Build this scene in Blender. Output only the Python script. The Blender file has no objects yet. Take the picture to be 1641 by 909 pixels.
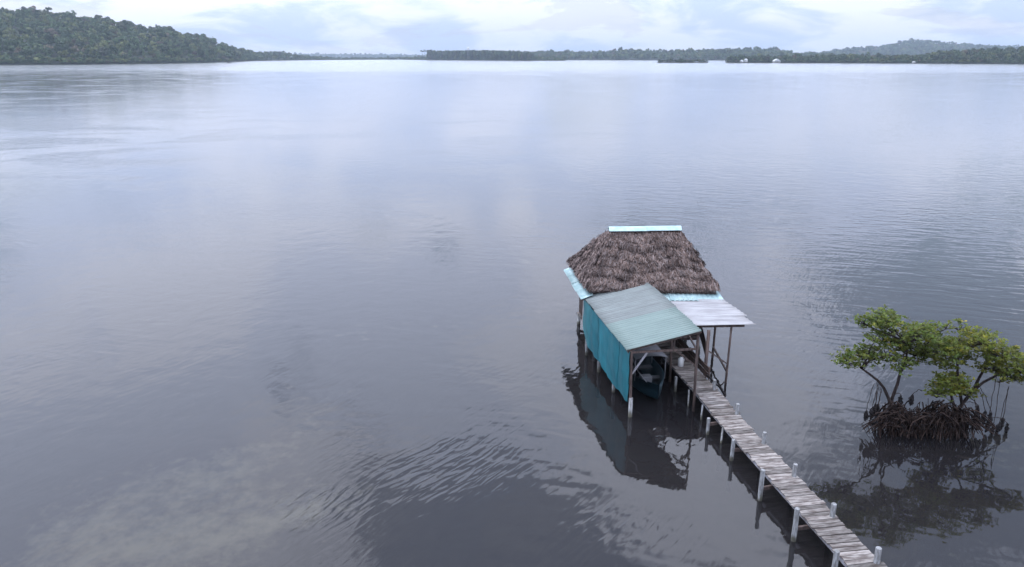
import bpy, math, random
import numpy as np
from mathutils import Vector, Matrix

sc = bpy.context.scene
COL = sc.collection
random.seed(7)
RNG = np.random.default_rng(7)
R = math.radians

# ------------------------------------------------------------------ camera, sky, sun, exposure
cam = bpy.data.cameras.new('camera')
cam.sensor_width = 36.0
cam.lens = 25.69
cam.clip_start = 0.1
cam.clip_end = 40000.0
camo = bpy.data.objects.new('camera', cam)
camo.location = (0, 0, 12.0)
camo.rotation_euler = (R(90 - 17.245), 0, 0)
COL.objects.link(camo)
sc.camera = camo

SUN_ELEV, SUN_AZ = 66.0, 300.0          # azimuth clockwise from +Y (north): the sun stands high behind the clouds, ahead and to the left
world = bpy.data.worlds.new('World')
sc.world = world
world.use_nodes = True


class N:
    """small helper to wire shader nodes"""
    def __init__(self, tree):
        self.t = tree
        tree.nodes.clear()

    def n(self, kind, **kw):
        nd = self.t.nodes.new(kind)
        for k, v in kw.items():
            if k.startswith('i_'):
                key = k[2:]
                key = int(key) if key.isdigit() else key.replace('_', ' ')
                self.set(nd.inputs[key], v)
            else:
                setattr(nd, k, v)
        return nd

    def set(self, sock, v):
        if isinstance(v, bpy.types.NodeSocket):
            self.t.links.new(v, sock)
        elif isinstance(v, bpy.types.Node):
            self.t.links.new(v.outputs[0], sock)
        else:
            sock.default_value = v

    def math(self, op, a, b=0.0, clamp=False):
        nd = self.t.nodes.new('ShaderNodeMath')
        nd.operation = op
        nd.use_clamp = clamp
        self.set(nd.inputs[0], a)
        self.set(nd.inputs[1], b)
        return nd.outputs[0]

    def vmath(self, op, a, b=(0, 0, 0)):
        nd = self.t.nodes.new('ShaderNodeVectorMath')
        nd.operation = op
        self.set(nd.inputs[0], a)
        self.set(nd.inputs[1], b)
        return nd.outputs['Value'] if op in ('LENGTH', 'DISTANCE', 'DOT_PRODUCT') else nd.outputs[0]

    def noise(self, vec, scale, detail=3.0, rough=0.5, dist=0.0, dims='2D'):
        nd = self.t.nodes.new('ShaderNodeTexNoise')
        nd.noise_dimensions = dims
        self.set(nd.inputs['Vector'], vec)
        nd.inputs['Scale'].default_value = scale
        nd.inputs['Detail'].default_value = detail
        nd.inputs['Roughness'].default_value = rough
        nd.inputs['Distortion'].default_value = dist
        return nd.outputs['Fac']

    def smooth(self, v, a, b, to0=0.0, to1=1.0):
        nd = self.t.nodes.new('ShaderNodeMapRange')
        nd.interpolation_type = 'SMOOTHSTEP'
        self.set(nd.inputs['Value'], v)
        nd.inputs['From Min'].default_value = a
        nd.inputs['From Max'].default_value = b
        nd.inputs['To Min'].default_value = to0
        nd.inputs['To Max'].default_value = to1
        return nd.outputs['Result']

    def mixc(self, fac, a, b, mode='MIX'):
        nd = self.t.nodes.new('ShaderNodeMix')
        nd.data_type = 'RGBA'
        nd.blend_type = mode
        self.set(nd.inputs['Factor'], fac)
        self.set(nd.inputs['A'], a)
        self.set(nd.inputs['B'], b)
        return nd.outputs['Result']

    def mapping(self, vec, rot=0.0, scale=(1, 1, 1), loc=(0, 0, 0)):
        nd = self.t.nodes.new('ShaderNodeMapping')
        self.set(nd.inputs['Vector'], vec)
        nd.inputs['Rotation'].default_value = (0, 0, rot)
        nd.inputs['Scale'].default_value = scale
        nd.inputs['Location'].default_value = loc
        return nd.outputs[0]

    def turned(self, vec, rot, scale):
        """turn the axes first, then stretch: crests run along the direction rot"""
        nd = self.t.nodes.new('ShaderNodeMapping')
        nd.vector_type = 'TEXTURE'
        self.set(nd.inputs['Vector'], vec)
        nd.inputs['Rotation'].default_value = (0, 0, rot)
        nd.inputs['Scale'].default_value = (1 / scale[0], 1 / scale[1], 1)
        return nd.outputs[0]


def c4(c):
    return (c[0], c[1], c[2], 1.0)


CLOUD = (34.89, 12.26, 0.0)
w = N(world.node_tree)
sky = w.n('ShaderNodeTexSky', sky_type='NISHITA', sun_disc=False)
sky.sun_elevation = R(SUN_ELEV)
sky.sun_rotation = R(SUN_AZ)
sky.air_density = 1.3
sky.dust_density = 1.0
sky.ozone_density = 2.0
bg_sky = w.n('ShaderNodeBackground', i_Color=sky.outputs[0], i_Strength=0.10)
dirv = w.n('ShaderNodeTexCoord').outputs['Generated']
sep = w.n('ShaderNodeSeparateXYZ', i_0=dirv)
up = w.math('MAXIMUM', sep.outputs[2], 0.0)
den = w.math('ADD', up, 0.25)
px = w.math('DIVIDE', sep.outputs[0], den)
py = w.math('DIVIDE', sep.outputs[1], den)
pv = w.mapping(w.n('ShaderNodeCombineXYZ', i_0=px, i_1=py, i_2=0.0).outputs[0], 0.0, (1, 1, 1), CLOUD)
cover = w.noise(pv, 1.1, 6.0, 0.55, 0.25)
mask = w.smooth(cover, 0.355, 0.46, 0.0, 1.0)
thick = w.noise(w.mapping(pv, 0.4, (1, 1, 1), (11.3, 4.2, 0)), 2.0, 5.0, 0.55, 0.3)
shade = w.math('MAXIMUM', w.smooth(thick, 0.36, 0.60), w.smooth(up, 0.06, 0.25, 0.0, 0.6))    # the low bank of cloud shows its grey undersides
ccol = w.mixc(shade, (0.54, 0.65, 0.92, 1), (0.845, 0.89, 1.05, 1))
SD = (math.sin(R(SUN_AZ)) * math.cos(R(SUN_ELEV)), math.cos(R(SUN_AZ)) * math.cos(R(SUN_ELEV)), math.sin(R(SUN_ELEV)))
glow = w.smooth(w.vmath('DOT_PRODUCT', dirv, SD), 0.1, 1.0)
lift = w.math('ADD', w.math('ADD', w.math('MULTIPLY', up, 1.6), w.smooth(up, 0.01, 0.12, 0.95, 1.27)), w.math('MULTIPLY', glow, 0.5))      # an overcast sky is brighter overhead and round the veiled sun
ccol2 = w.mixc(1.0, ccol, w.n('ShaderNodeCombineXYZ', i_0=lift, i_1=lift, i_2=lift).outputs[0], 'MULTIPLY')
bg_cloud = w.n('ShaderNodeBackground', i_Color=ccol2, i_Strength=1.0)
veil = w.math('MAXIMUM', w.math('MULTIPLY', mask, 0.94), w.smooth(up, 0.0, 0.16, 0.75, 0.30))
mixw = w.n('ShaderNodeMixShader', i_0=veil, i_1=bg_sky.outputs[0], i_2=bg_cloud.outputs[0])
w.n('ShaderNodeOutputWorld', i_Surface=mixw.outputs[0])

sun = bpy.data.lights.new('sun', 'SUN')
sun.energy = 1.0
sun.angle = R(14)
sun.color = (1.0, 0.95, 0.89)
suno = bpy.data.objects.new('sun', sun)
sd = Vector((math.sin(R(SUN_AZ)) * math.cos(R(SUN_ELEV)), math.cos(R(SUN_AZ)) * math.cos(R(SUN_ELEV)), math.sin(R(SUN_ELEV))))
suno.rotation_euler = sd.to_track_quat('Z', 'Y').to_euler()
suno.location = (-60, -20, 90)
COL.objects.link(suno)

sc.view_settings.view_transform = 'Standard'
sc.view_settings.look = 'None'
sc.view_settings.exposure = 0.14
sc.view_settings.gamma = 1.0
sc.view_settings.use_curve_mapping = False
sc.render.engine = 'CYCLES'
sc.cycles.use_denoising = True
sc.cycles.max_bounces = 5
sc.cycles.diffuse_bounces = 3
sc.cycles.glossy_bounces = 3
sc.cycles.transparent_max_bounces = 12
sc.cycles.volume_bounces = 0
sc.cycles.use_adaptive_sampling = True
sc.cycles.adaptive_threshold = 0.02
sc.cycles.caustics_reflective = False
sc.cycles.caustics_refractive = False
sc.cycles.sample_clamp_indirect = 6.0


# ------------------------------------------------------------------ mesh helpers
def link(name, me, mat=None, parent=None):
    o = bpy.data.objects.new(name, me)
    COL.objects.link(o)
    if me is not None and mat is not None:
        me.materials.append(mat)
    if parent is not None:
        o.parent = parent
        if parent.parent is None:
            o.location = -Vector(parent.location)
        # sub-parts of parts already carry the offset of their part
    return o


def tag(o, label=None, cat=None, group=None, kind=None):
    if label:
        o['label'] = label
    if cat:
        o['category'] = cat
    if group:
        o['group'] = group
    if kind:
        o['kind'] = kind
    return o


def thing(name, loc, label, cat, group=None):
    o = bpy.data.objects.new(name, None)
    o.empty_display_size = 0.3
    o.location = loc
    COL.objects.link(o)
    return tag(o, label, cat, group)


class MB:
    """collects shapes in world coordinates; build() links them as one mesh"""
    def __init__(self):
        self.v, self.f, self.c = [], [], []

    def add(self, vs, fs, col=None):
        k = len(self.v)
        self.v += [tuple(p) for p in vs]
        self.f += [tuple(i + k for i in f) for f in fs]
        if col is not None:
            self.c += [col] * len(vs)
        return self

    def box(self, c, s, rz=0.0, m=None):
        x, y, z = s[0] / 2, s[1] / 2, s[2] / 2
        rot = m if m is not None else Matrix.Rotation(rz, 3, 'Z')
        vs = [Vector(c) + rot @ Vector(p) for p in ((-x, -y, -z), (x, -y, -z), (x, y, -z), (-x, y, -z), (-x, -y, z), (x, -y, z), (x, y, z), (-x, y, z))]
        return self.add(vs, [(0, 3, 2, 1), (4, 5, 6, 7), (0, 1, 5, 4), (1, 2, 6, 5), (2, 3, 7, 6), (3, 0, 4, 7)])

    def beam(self, a, b, wd, ht):
        a, b = Vector(a), Vector(b)
        d = (b - a)
        z = d.normalized()
        x = z.cross(Vector((0, 0, 1)))
        if x.length < 1e-3:
            x = Vector((1, 0, 0))
        x.normalize()
        y = z.cross(x)
        m = Matrix((x, y, z)).transposed()
        return self.box((a + b) / 2, (wd, ht, d.length), m=m)

    def tube(self, pts, rad, seg=8, cap=True):
        pts = [Vector(p) for p in pts]
        if not hasattr(rad, '__len__'):
            rad = [rad] * len(pts)
        k = len(self.v)
        vs, fs = [], []
        for i, p in enumerate(pts):
            d = (pts[min(i + 1, len(pts) - 1)] - pts[max(i - 1, 0)])
            d.normalize()
            x = d.cross(Vector((0.13, 0.21, 1.0)))
            if x.length < 0.1:
                x = d.cross(Vector((1, 0, 0.1)))
            x.normalize()
            y = d.cross(x)
            for s in range(seg):
                a = 2 * math.pi * s / seg
                vs.append(p + (x * math.cos(a) + y * math.sin(a)) * rad[i])
        for i in range(len(pts) - 1):
            for s in range(seg):
                t = (s + 1) % seg
                fs.append((i * seg + s, i * seg + t, (i + 1) * seg + t, (i + 1) * seg + s))
        if cap:
            fs.append(tuple(range(seg))[::-1])
            fs.append(tuple((len(pts) - 1) * seg + s for s in range(seg)))
        return self.add(vs, fs)

    def build(self, name, mat, parent=None, smooth=False, bevel=0.0):
        me = bpy.data.meshes.new(name)
        me.from_pydata(self.v, [], self.f)
        if self.c:
            ca = me.color_attributes.new('tint', 'FLOAT_COLOR', 'POINT')
            ca.data.foreach_set('color', np.array(self.c, dtype=np.float32).ravel())
        if smooth:
            me.polygons.foreach_set('use_smooth', [True] * len(me.polygons))
        me.update()
        o = link(name, me, mat, parent)
        if bevel > 0:
            b = o.modifiers.new('bevel', 'BEVEL')
            b.width = bevel
            b.segments = 1
        return o


def quads_mesh(name, V, mat, tint=None, parent=None, nv=4):
    """V: (n, nv, 3) array of faces"""
    n = len(V)
    me = bpy.data.meshes.new(name)
    me.vertices.add(n * nv)
    me.vertices.foreach_set('co', V.astype(np.float32).ravel())
    me.loops.add(n * nv)
    me.loops.foreach_set('vertex_index', np.arange(n * nv, dtype=np.int32))
    me.polygons.add(n)
    me.polygons.foreach_set('loop_start', np.arange(0, n * nv, nv, dtype=np.int32))
    me.polygons.foreach_set('loop_total', np.full(n, nv, dtype=np.int32))
    if tint is not None:
        ca = me.color_attributes.new('tint', 'FLOAT_COLOR', 'POINT')
        t4 = np.ones((n, nv, 4), dtype=np.float32)
        t4[:, :, :3] = tint[:, None, :]
        ca.data.foreach_set('color', t4.ravel())
    me.update(calc_edges=True)
    return link(name, me, mat, parent)


# ------------------------------------------------------------------ materials
def mat_basic(name, base, dark=None, rough=0.8, scale=4.0, stretch=(1, 1, 1), bump=0.0, detail=5.0, spec=0.3, rnd=0.0, tint=False, lo=0.35, hi=0.65):
    m = bpy.data.materials.new(name)
    m.use_nodes = True
    k = N(m.node_tree)
    co = k.n('ShaderNodeTexCoord').outputs['Object']
    oi = k.n('ShaderNodeObjectInfo').outputs['Random']
    off = k.vmath('ADD', co, k.n('ShaderNodeCombineXYZ', i_0=k.math('MULTIPLY', oi, 37.0), i_1=k.math('MULTIPLY', oi, 91.0)).outputs[0])
    nz = k.noise(k.mapping(off, 0, stretch), scale, detail, 0.6, 0.0, '3D')
    f = k.smooth(nz, lo, hi)
    col = k.mixc(f, c4(dark if dark else [x * 0.7 for x in base]), c4(base))
    if tint:
        at = k.n('ShaderNodeVertexColor', layer_name='tint').outputs[0]
        col = k.mixc(1.0, col, at, 'MULTIPLY')
    if rnd:
        v = k.math('ADD', k.math('MULTIPLY', oi, 2 * rnd), 1 - rnd)
        col = k.mixc(1.0, col, k.n('ShaderNodeCombineXYZ', i_0=v, i_1=v, i_2=v).outputs[0], 'MULTIPLY')
    p = k.n('ShaderNodeBsdfPrincipled', i_Base_Color=col, i_Roughness=rough)
    p.inputs['Specular IOR Level'].default_value = spec
    if bump:
        b = k.n('ShaderNodeBump', i_Height=nz, i_Distance=bump)
        k.set(p.inputs['Normal'], b.outputs[0])
    k.n('ShaderNodeOutputMaterial', i_Surface=p.outputs[0])
    return m


def mat_leaf(name, trans=0.25):
    m = bpy.data.materials.new(name)
    m.use_nodes = True
    k = N(m.node_tree)
    at = k.n('ShaderNodeVertexColor', layer_name='tint').outputs[0]
    d = k.n('ShaderNodeBsdfPrincipled', i_Base_Color=at, i_Roughness=0.55)
    d.inputs['Specular IOR Level'].default_value = 0.25
    t = k.n('ShaderNodeBsdfTranslucent', i_Color=k.mixc(1.0, at, (1.2, 1.25, 0.6, 1), 'MULTIPLY'))
    mx = k.n('ShaderNodeMixShader', i_0=trans, i_1=d.outputs[0], i_2=t.outputs[0])
    k.n('ShaderNodeOutputMaterial', i_Surface=mx.outputs[0])
    return m


M = {}
def mat_pile():
    """whitewashed round pile, stained and weedy near the water"""
    m = bpy.data.materials.new('whitewashed_pile')
    m.use_nodes = True
    k = N(m.node_tree)
    co = k.n('ShaderNodeTexCoord').outputs['Object']
    nz = k.noise(k.mapping(co, 0, (4, 4, 0.9)), 4.0, 5.0, 0.65, 0.0, '3D')
    col = k.mixc(k.smooth(nz, 0.36, 0.66), (0.16, 0.16, 0.16, 1), (0.36, 0.37, 0.385, 1))
    z = k.math('ADD', k.n('ShaderNodeSeparateXYZ', i_0=co).outputs[2], k.math('MULTIPLY', k.math('SUBTRACT', nz, 0.5), 0.5))
    col = k.mixc(k.smooth(z, 0.24, 0.06), col, (0.085, 0.082, 0.062, 1))
    p = k.n('ShaderNodeBsdfPrincipled', i_Base_Color=col, i_Roughness=0.8)
    k.set(p.inputs['Normal'], k.n('ShaderNodeBump', i_Height=nz, i_Distance=0.006).outputs[0])
    k.n('ShaderNodeOutputMaterial', i_Surface=p.outputs[0])
    return m


M['deck'] = mat_basic('weathered_deck_wood', (0.28, 0.258, 0.243), (0.115, 0.096, 0.088), 0.85, 1.5, (7.0, 1.6, 2), 0.004, 6, 0.2, 0.42, lo=0.36, hi=0.64)
M['stringer'] = mat_basic('pale_grey_timber', (0.36, 0.36, 0.40), (0.2, 0.19, 0.2), 0.85, 3.0, (1, 1, 1))
M['post_white'] = mat_pile()
M['post_wood'] = mat_basic('old_brown_timber', (0.13, 0.095, 0.085), (0.06, 0.045, 0.042), 0.85, 4.0, (3, 3, 0.6), 0.003, rnd=0.2)
M['plank_dark'] = mat_basic('dark_wall_plank', (0.085, 0.06, 0.052), (0.04, 0.028, 0.026), 0.85, 3.0, (3, 3, 0.5), 0.003, rnd=0.35)
M['thatch'] = mat_basic('palm_thatch', (1.0, 0.93, 0.9), (0.45, 0.42, 0.42), 0.95, 1.7, (1, 1, 1), tint=True, spec=0.1)
M['thatch_base'] = mat_basic('palm_thatch_bed', (0.10, 0.075, 0.068), (0.05, 0.037, 0.035), 0.95, 6.0, spec=0.1)
M['blue_sheet'] = mat_basic('pale_aqua_painted_sheet', (0.47, 0.62, 0.64), (0.33, 0.49, 0.51), 0.5, 3.5, rnd=0.10, spec=0.4)
M['tarp_a'] = mat_basic('light_teal_tarpaulin', (0.035, 0.175, 0.205), (0.024, 0.125, 0.15), 0.55, 1.2, (1, 1, 0.4), 0.01, spec=0.3)
M['tarp'] = mat_basic('teal_tarpaulin', (0.012, 0.145, 0.185), (0.009, 0.105, 0.138), 0.55, 1.6, (1, 1, 0.35), 0.012, rnd=0.14, spec=0.3)
M['green_tin'] = mat_basic('faded_green_tin', (0.20, 0.265, 0.25), (0.178, 0.238, 0.226), 0.5, 1.5, (0.7, 3, 1), spec=0.4, rnd=0.05)
M['grey_tin'] = mat_basic('weathered_grey_tin', (0.21, 0.24, 0.237), (0.18, 0.20, 0.20), 0.55, 1.5, (0.7, 3, 1), spec=0.4, rnd=0.05)
M['white_tin'] = mat_basic('white_tin', (0.37, 0.37, 0.385), (0.25, 0.245, 0.255), 0.5, 1.3, (0.6, 3.5, 1), spec=0.4, rnd=0.06)
M['hull'] = mat_basic('blue_boat_paint', (0.014, 0.036, 0.048), (0.009, 0.024, 0.034), 0.4, 2.0)
M['hull_in'] = mat_basic('grey_boat_inside', (0.07, 0.075, 0.085), None, 0.6, 3.0)
M['canopy'] = mat_basic('grey_canvas', (0.22, 0.225, 0.25), (0.16, 0.165, 0.18), 0.8, 2.0)
M['metal'] = mat_basic('dull_metal', (0.25, 0.25, 0.27), None, 0.45, 4.0)
M['black'] = mat_basic('black_plastic', (0.02, 0.02, 0.022), None, 0.4, 4.0)
M['white_plastic'] = mat_basic('white_plastic', (0.72, 0.72, 0.72), (0.6, 0.6, 0.6), 0.4, 5.0)
M['bark'] = mat_basic('mangrove_bark', (0.06, 0.045, 0.042), (0.025, 0.02, 0.02), 0.9, 7.0, (2, 2, 0.6), 0.004, spec=0.15)
M['root'] = mat_basic('red_brown_root', (0.058, 0.040, 0.034), (0.014, 0.010, 0.010), 0.9, 3.2, spec=0.15)
M['oyster'] = mat_basic('dark_oyster_growth', (0.030, 0.026, 0.027), (0.012, 0.011, 0.012), 0.9, 20.0, bump=0.01, spec=0.2)
M['leaf'] = mat_leaf('mangrove_leaf', 0.45)
M['far_leaf'] = mat_leaf('forest_leaf', 0.12)
M['trunk_far'] = mat_basic('forest_trunk', (0.12, 0.11, 0.10), None, 0.9, 0.5)
M['soil'] = mat_basic('forest_floor', (0.035, 0.042, 0.025), (0.02, 0.025, 0.016), 0.95, 0.05)
M['house_white'] = mat_basic('white_painted_wall', (0.75, 0.75, 0.73), None, 0.7, 0.4)
M['roof_pale'] = mat_basic('pale_tin_roof', (0.72, 0.74, 0.76), None, 0.5, 0.4)
M['window_dark'] = mat_basic('dark_window', (0.03, 0.035, 0.04), None, 0.3, 1.0)

# water: a clear rippled surface over a shallow bed
mw = bpy.data.materials.new('lagoon_water')
mw.use_nodes = True
k = N(mw.node_tree)
co = k.n('ShaderNodeTexCoord').outputs['Object']
# wind-ruffled patches between calm lanes
patch = k.noise(k.mapping(co, R(20), (1, 1.6, 1)), 0.045, 2.0, 0.55, 0.6)
ruff = k.math('MULTIPLY', k.smooth(patch, 0.46, 0.66), k.smooth(k.n('ShaderNodeSeparateXYZ', i_0=co).outputs[1], 16.0, 32.0, 0.15, 1.0))
wob = k.math('MULTIPLY', k.math('SUBTRACT', k.noise(co, 0.35, 2.0), 0.5), 1.1)
def spot(x, y, rx, ry, rot):
    q = k.mapping(k.vmath('SUBTRACT', co, (x, y, 0)), -rot, (1, 1, 1))
    q2 = k.vmath('MULTIPLY', q, (1 / rx, 1 / ry, 0))
    return k.smooth(k.math('ADD', k.vmath('LENGTH', q2), wob), 1.15, 0.35)
s1 = spot(-1.9, 19.6, 2.6, 1.7, R(8))
s2 = spot(-5.4, 17.6, 1.9, 1.2, R(12))
s3 = spot(2.6, 16.6, 2.4, 1.4, R(0))
spots = k.math('MAXIMUM', k.math('MAXIMUM', s1, k.math('MULTIPLY', s2, 0.8)), k.math('MULTIPLY', s3, 0.6))
warp = k.n('ShaderNodeTexNoise', noise_dimensions='2D', i_Vector=co, i_Scale=0.18, i_Detail=1.0).outputs['Color']
cow = k.vmath('ADD', co, k.vmath('MULTIPLY', warp, (0.9, 0.9, 0)))
r1 = k.noise(k.turned(cow, R(55), (1.3, 5.2)), 1.0, 1.0, 0.5, 0.3)     # small wind ripples
r2 = k.noise(k.turned(cow, R(-16), (0.35, 1.9)), 1.0, 1.0, 0.5, 0.2)     # longer wavelets
r3 = k.noise(co, 0.8, 2.0, 0.5)                                             # slow undulation
a1 = k.math('ADD', k.math('MULTIPLY', spots, 0.021), k.math('ADD', k.math('MULTIPLY', ruff, 0.007), 0.0032))
a2 = k.math('ADD', k.math('MULTIPLY', k.math('MAXIMUM', ruff, k.math('MULTIPLY', k.smooth(k.n('ShaderNodeSeparateXYZ', i_0=co).outputs[0], 4.0, 14.0), k.smooth(k.n('ShaderNodeSeparateXYZ', i_0=co).outputs[1], 21.0, 29.0, 0.12, 0.75))), 0.015), 0.003)
h = k.math('ADD', k.math('MULTIPLY', k.math('SUBTRACT', r1, 0.5), a1), k.math('MULTIPLY', k.math('SUBTRACT', r2, 0.5), a2))
h = k.math('ADD', h, k.math('MULTIPLY', r3, 0.016))
bmp = k.n('ShaderNodeBump', i_Height=h, i_Distance=1.0, i_Strength=1.0)
sy = k.n('ShaderNodeSeparateXYZ', i_0=co).outputs[1]
lane = k.math('ADD', sy, k.math('MULTIPLY', k.math('SUBTRACT', k.noise(k.mapping(co, 0, (1, 3, 1)), 0.004, 3.0), 0.5), 260.0))
# the open lagoon is ruffled by waves too small to see; a calmer lane lies off the left shore
rgh = k.math('ADD', k.smooth(lane, 430, 760, 0.0, 0.045), k.math('ADD', k.smooth(lane, 40, 200, 0.035, 0.09), k.math('MULTIPLY', ruff, 0.03)))
fr = k.n('ShaderNodeFresnel', i_IOR=1.50, i_Normal=bmp.outputs[0])
gl = k.n('ShaderNodeBsdfGlossy', i_Color=(0.97, 0.98, 1, 1), i_Roughness=rgh, i_Normal=bmp.outputs[0])
tr = k.n('ShaderNodeBsdfTransparent', i_Color=(0.74, 0.78, 0.80, 1))
mk = k.n('ShaderNodeBsdfDiffuse', i_Color=(0.027, 0.025, 0.028, 1))
body = k.n('ShaderNodeMixShader', i_0=0.45, i_1=tr.outputs[0], i_2=mk.outputs[0])
mxw = k.n('ShaderNodeMixShader', i_0=fr.outputs[0], i_1=body.outputs[0], i_2=gl.outputs[0])
k.n('ShaderNodeOutputMaterial', i_Surface=mxw.outputs[0])
M['water'] = mw

mb_ = bpy.data.materials.new('lagoon_bed')
mb_.use_nodes = True
k = N(mb_.node_tree)
co = k.n('ShaderNodeTexCoord').outputs['Object']
big = k.noise(k.mapping(co, R(35), (1, 1.5, 1)), 0.075, 4.0, 0.6, 0.8)
fine = k.noise(co, 1.6, 6.0, 0.65)
sp = k.vmath('MULTIPLY', k.vmath('SUBTRACT', co, (-9.5, 19.0, 0)), (1 / 5.5, 1 / 4.0, 0))
near = k.smooth(k.vmath('LENGTH', sp), 1.5, 0.2)
sand = k.smooth(k.math('ADD', k.math('ADD', big, k.math('MULTIPLY', k.math('SUBTRACT', fine, 0.5), 0.55)), k.math('MULTIPLY', near, 0.32)), 0.66, 1.04)
weed = k.mixc(fine, (0.018, 0.014, 0.010, 1), (0.055, 0.042, 0.028, 1))
bc = k.mixc(sand, weed, (0.44, 0.375, 0.24, 1))
pb = k.n('ShaderNodeBsdfPrincipled', i_Base_Color=bc, i_Roughness=0.95)
k.n('ShaderNodeOutputMaterial', i_Surface=pb.outputs[0])
M['bed'] = mb_


# ------------------------------------------------------------------ the setting: water, bed, land
def sheet(name, z, half, mat):
    o = MB().add([(-half, -half, z), (half, -half, z), (half, half, z), (-half, half, z)], [(0, 1, 2, 3)]).build(name, mat)
    return tag(o, kind='structure')


sheet('water', 0.0, 9000, M['water'])
sheet('lagoon_bed', -1.1, 9000, M['bed'])

FX = 1226.1        # pixels per unit of x/y at the horizon
FZ = 1283.9


def tree_tri(n_quads, lobes, seed, flat=0.75, trunk=True):
    """unit tree crown: leaf clumps spread over lobes; radius about 1, z from 0 (ground) to about 2.2"""
    g = np.random.default_rng(seed)
    cen, rad = [], []
    for i in range(lobes):
        a = g.uniform(0, 2 * math.pi)
        rr = g.uniform(0.15, 0.62) if i else 0.0
        cen.append((rr * math.cos(a), rr * math.sin(a), g.uniform(0.75, 1.65) if i else 1.45))
        rad.append(g.uniform(0.36, 0.58))
    cen, rad = np.array(cen), np.array(rad)
    li = g.integers(0, lobes, n_quads)
    d = g.normal(size=(n_quads, 3))
    d[:, 2] = np.abs(d[:, 2]) * 0.9 - 0.25
    d /= np.linalg.norm(d, axis=1)[:, None]
    p = cen[li] + d * rad[li][:, None] * np.array([1, 1, flat]) * g.uniform(0.75, 1.08, n_quads)[:, None]
    nrm = d + g.normal(size=d.shape) * 0.38
    nrm /= np.linalg.norm(nrm, axis=1)[:, None]
    t1 = np.cross(nrm, g.normal(size=d.shape))
    t1 /= np.linalg.norm(t1, axis=1)[:, None]
    t2 = np.cross(nrm, t1)
    s = g.uniform(0.13, 0.27, n_quads)[:, None] * math.sqrt(90 / n_quads) ** 0.7
    s2 = s * g.uniform(0.5, 1.0, n_quads)[:, None]
    V = np.stack([p - t1 * s, p - t2 * s2, p + t1 * s, p + t2 * s2], axis=1)
    return V


PROTO_HI = [tree_tri(96, 7, 100 + i) for i in range(7)]
PROTO_LO = [tree_tri(42, 5, 200 + i) for i in range(7)]
PROTO_UMB = [tree_tri(60, 6, 300 + i, 0.5) for i in range(4)]


def plant(name, label, pts, rad, hgt, protos, hue, seed, group=None, dark=1.0):
    """a wood that reads as one mass: every tree its own crown, all in one object"""
    g = np.random.default_rng(seed)
    Vs, Ts = [], []
    for (x, y, z), r_, h_ in zip(pts, rad, hgt):
        pr = protos[g.integers(len(protos))]
        a = g.uniform(0, 2 * math.pi)
        ca, sa = math.cos(a), math.sin(a)
        q = pr.copy()
        qx = q[..., 0] * ca - q[..., 1] * sa
        qy = q[..., 0] * sa + q[..., 1] * ca
        V = np.stack([x + qx * r_, y + qy * r_, z + (q[..., 2] - 0.42) * h_ / 2.0 * 1.15], axis=-1)
        u = g.uniform()
        if u < 0.035:
            b = np.array([0.13, 0.10, 0.075])       # dry, reddish crown
        elif u < 0.3:
            b = np.array([0.105, 0.115, 0.045])     # yellow green
        elif u < 0.6:
            b = np.array([0.050, 0.075, 0.032])
        else:
            b = np.array([0.062, 0.088, 0.042])
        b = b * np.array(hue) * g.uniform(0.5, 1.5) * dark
        T = b[None, :] * g.uniform(0.75, 1.25, (len(V), 1))
        Vs.append(V)
        Ts.append(T)
    o = quads_mesh(name, np.concatenate(Vs), M['far_leaf'], np.concatenate(Ts))
    return tag(o, label, 'forest', None, 'stuff')


def land(name, prof, depth_back, tree_h, n_d=14):
    """terrain whose skyline follows prof: list of (bearing px, shore distance, crest distance, crest height)"""
    xs = np.array([p[0] for p in prof], float)
    S = np.array([p[1] for p in prof], float)
    C = np.array([p[2] for p in prof], float)
    Z = np.maximum(np.array([p[3] for p in prof], float), 0.6)
    gx = np.linspace(xs[0], xs[-1], max(24, int((xs[-1] - xs[0]) / 12)))
    gs, gc, gz = np.interp(gx, xs, S), np.interp(gx, xs, C), np.interp(gx, xs, Z)

    def height(bx, y):
        s, c, z = np.interp(bx, xs, S), np.interp(bx, xs, C), np.interp(bx, xs, Z)
        t = (y - s) / (c - s)
        front = np.clip(t, 0, 1)
        hh = 0.5 + (z - 0.5) * (front ** 0.85)
        back = np.clip((y - c) / depth_back, 0, 1)
        hh = np.where(t > 1, z * (1 - 0.9 * back) + 0.3, hh)
        return np.where(t < 0, -2.0, hh)
    vs, fs = [], []
    ts = np.concatenate([[-0.02], np.linspace(0, 1, n_d), [1.3, 2.0]])
    for i, bx in enumerate(gx):
        for t in ts:
            y = gs[i] + t * (gc[i] - gs[i]) if t <= 1 else gc[i] + (t - 1) * depth_back
            z = float(height(bx, y)) if t >= 0 else -2.5
            vs.append((y * (bx - 820.5) / FX, y, z))
    m_ = len(ts)
    for i in range(len(gx) - 1):
        for j in range(m_ - 1):
            fs.append((i * m_ + j, (i + 1) * m_ + j, (i + 1) * m_ + j + 1, i * m_ + j + 1))
    o = MB().add(vs, fs).build(name, M['soil'], smooth=True)
    tag(o, kind='structure')
    return height


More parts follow.
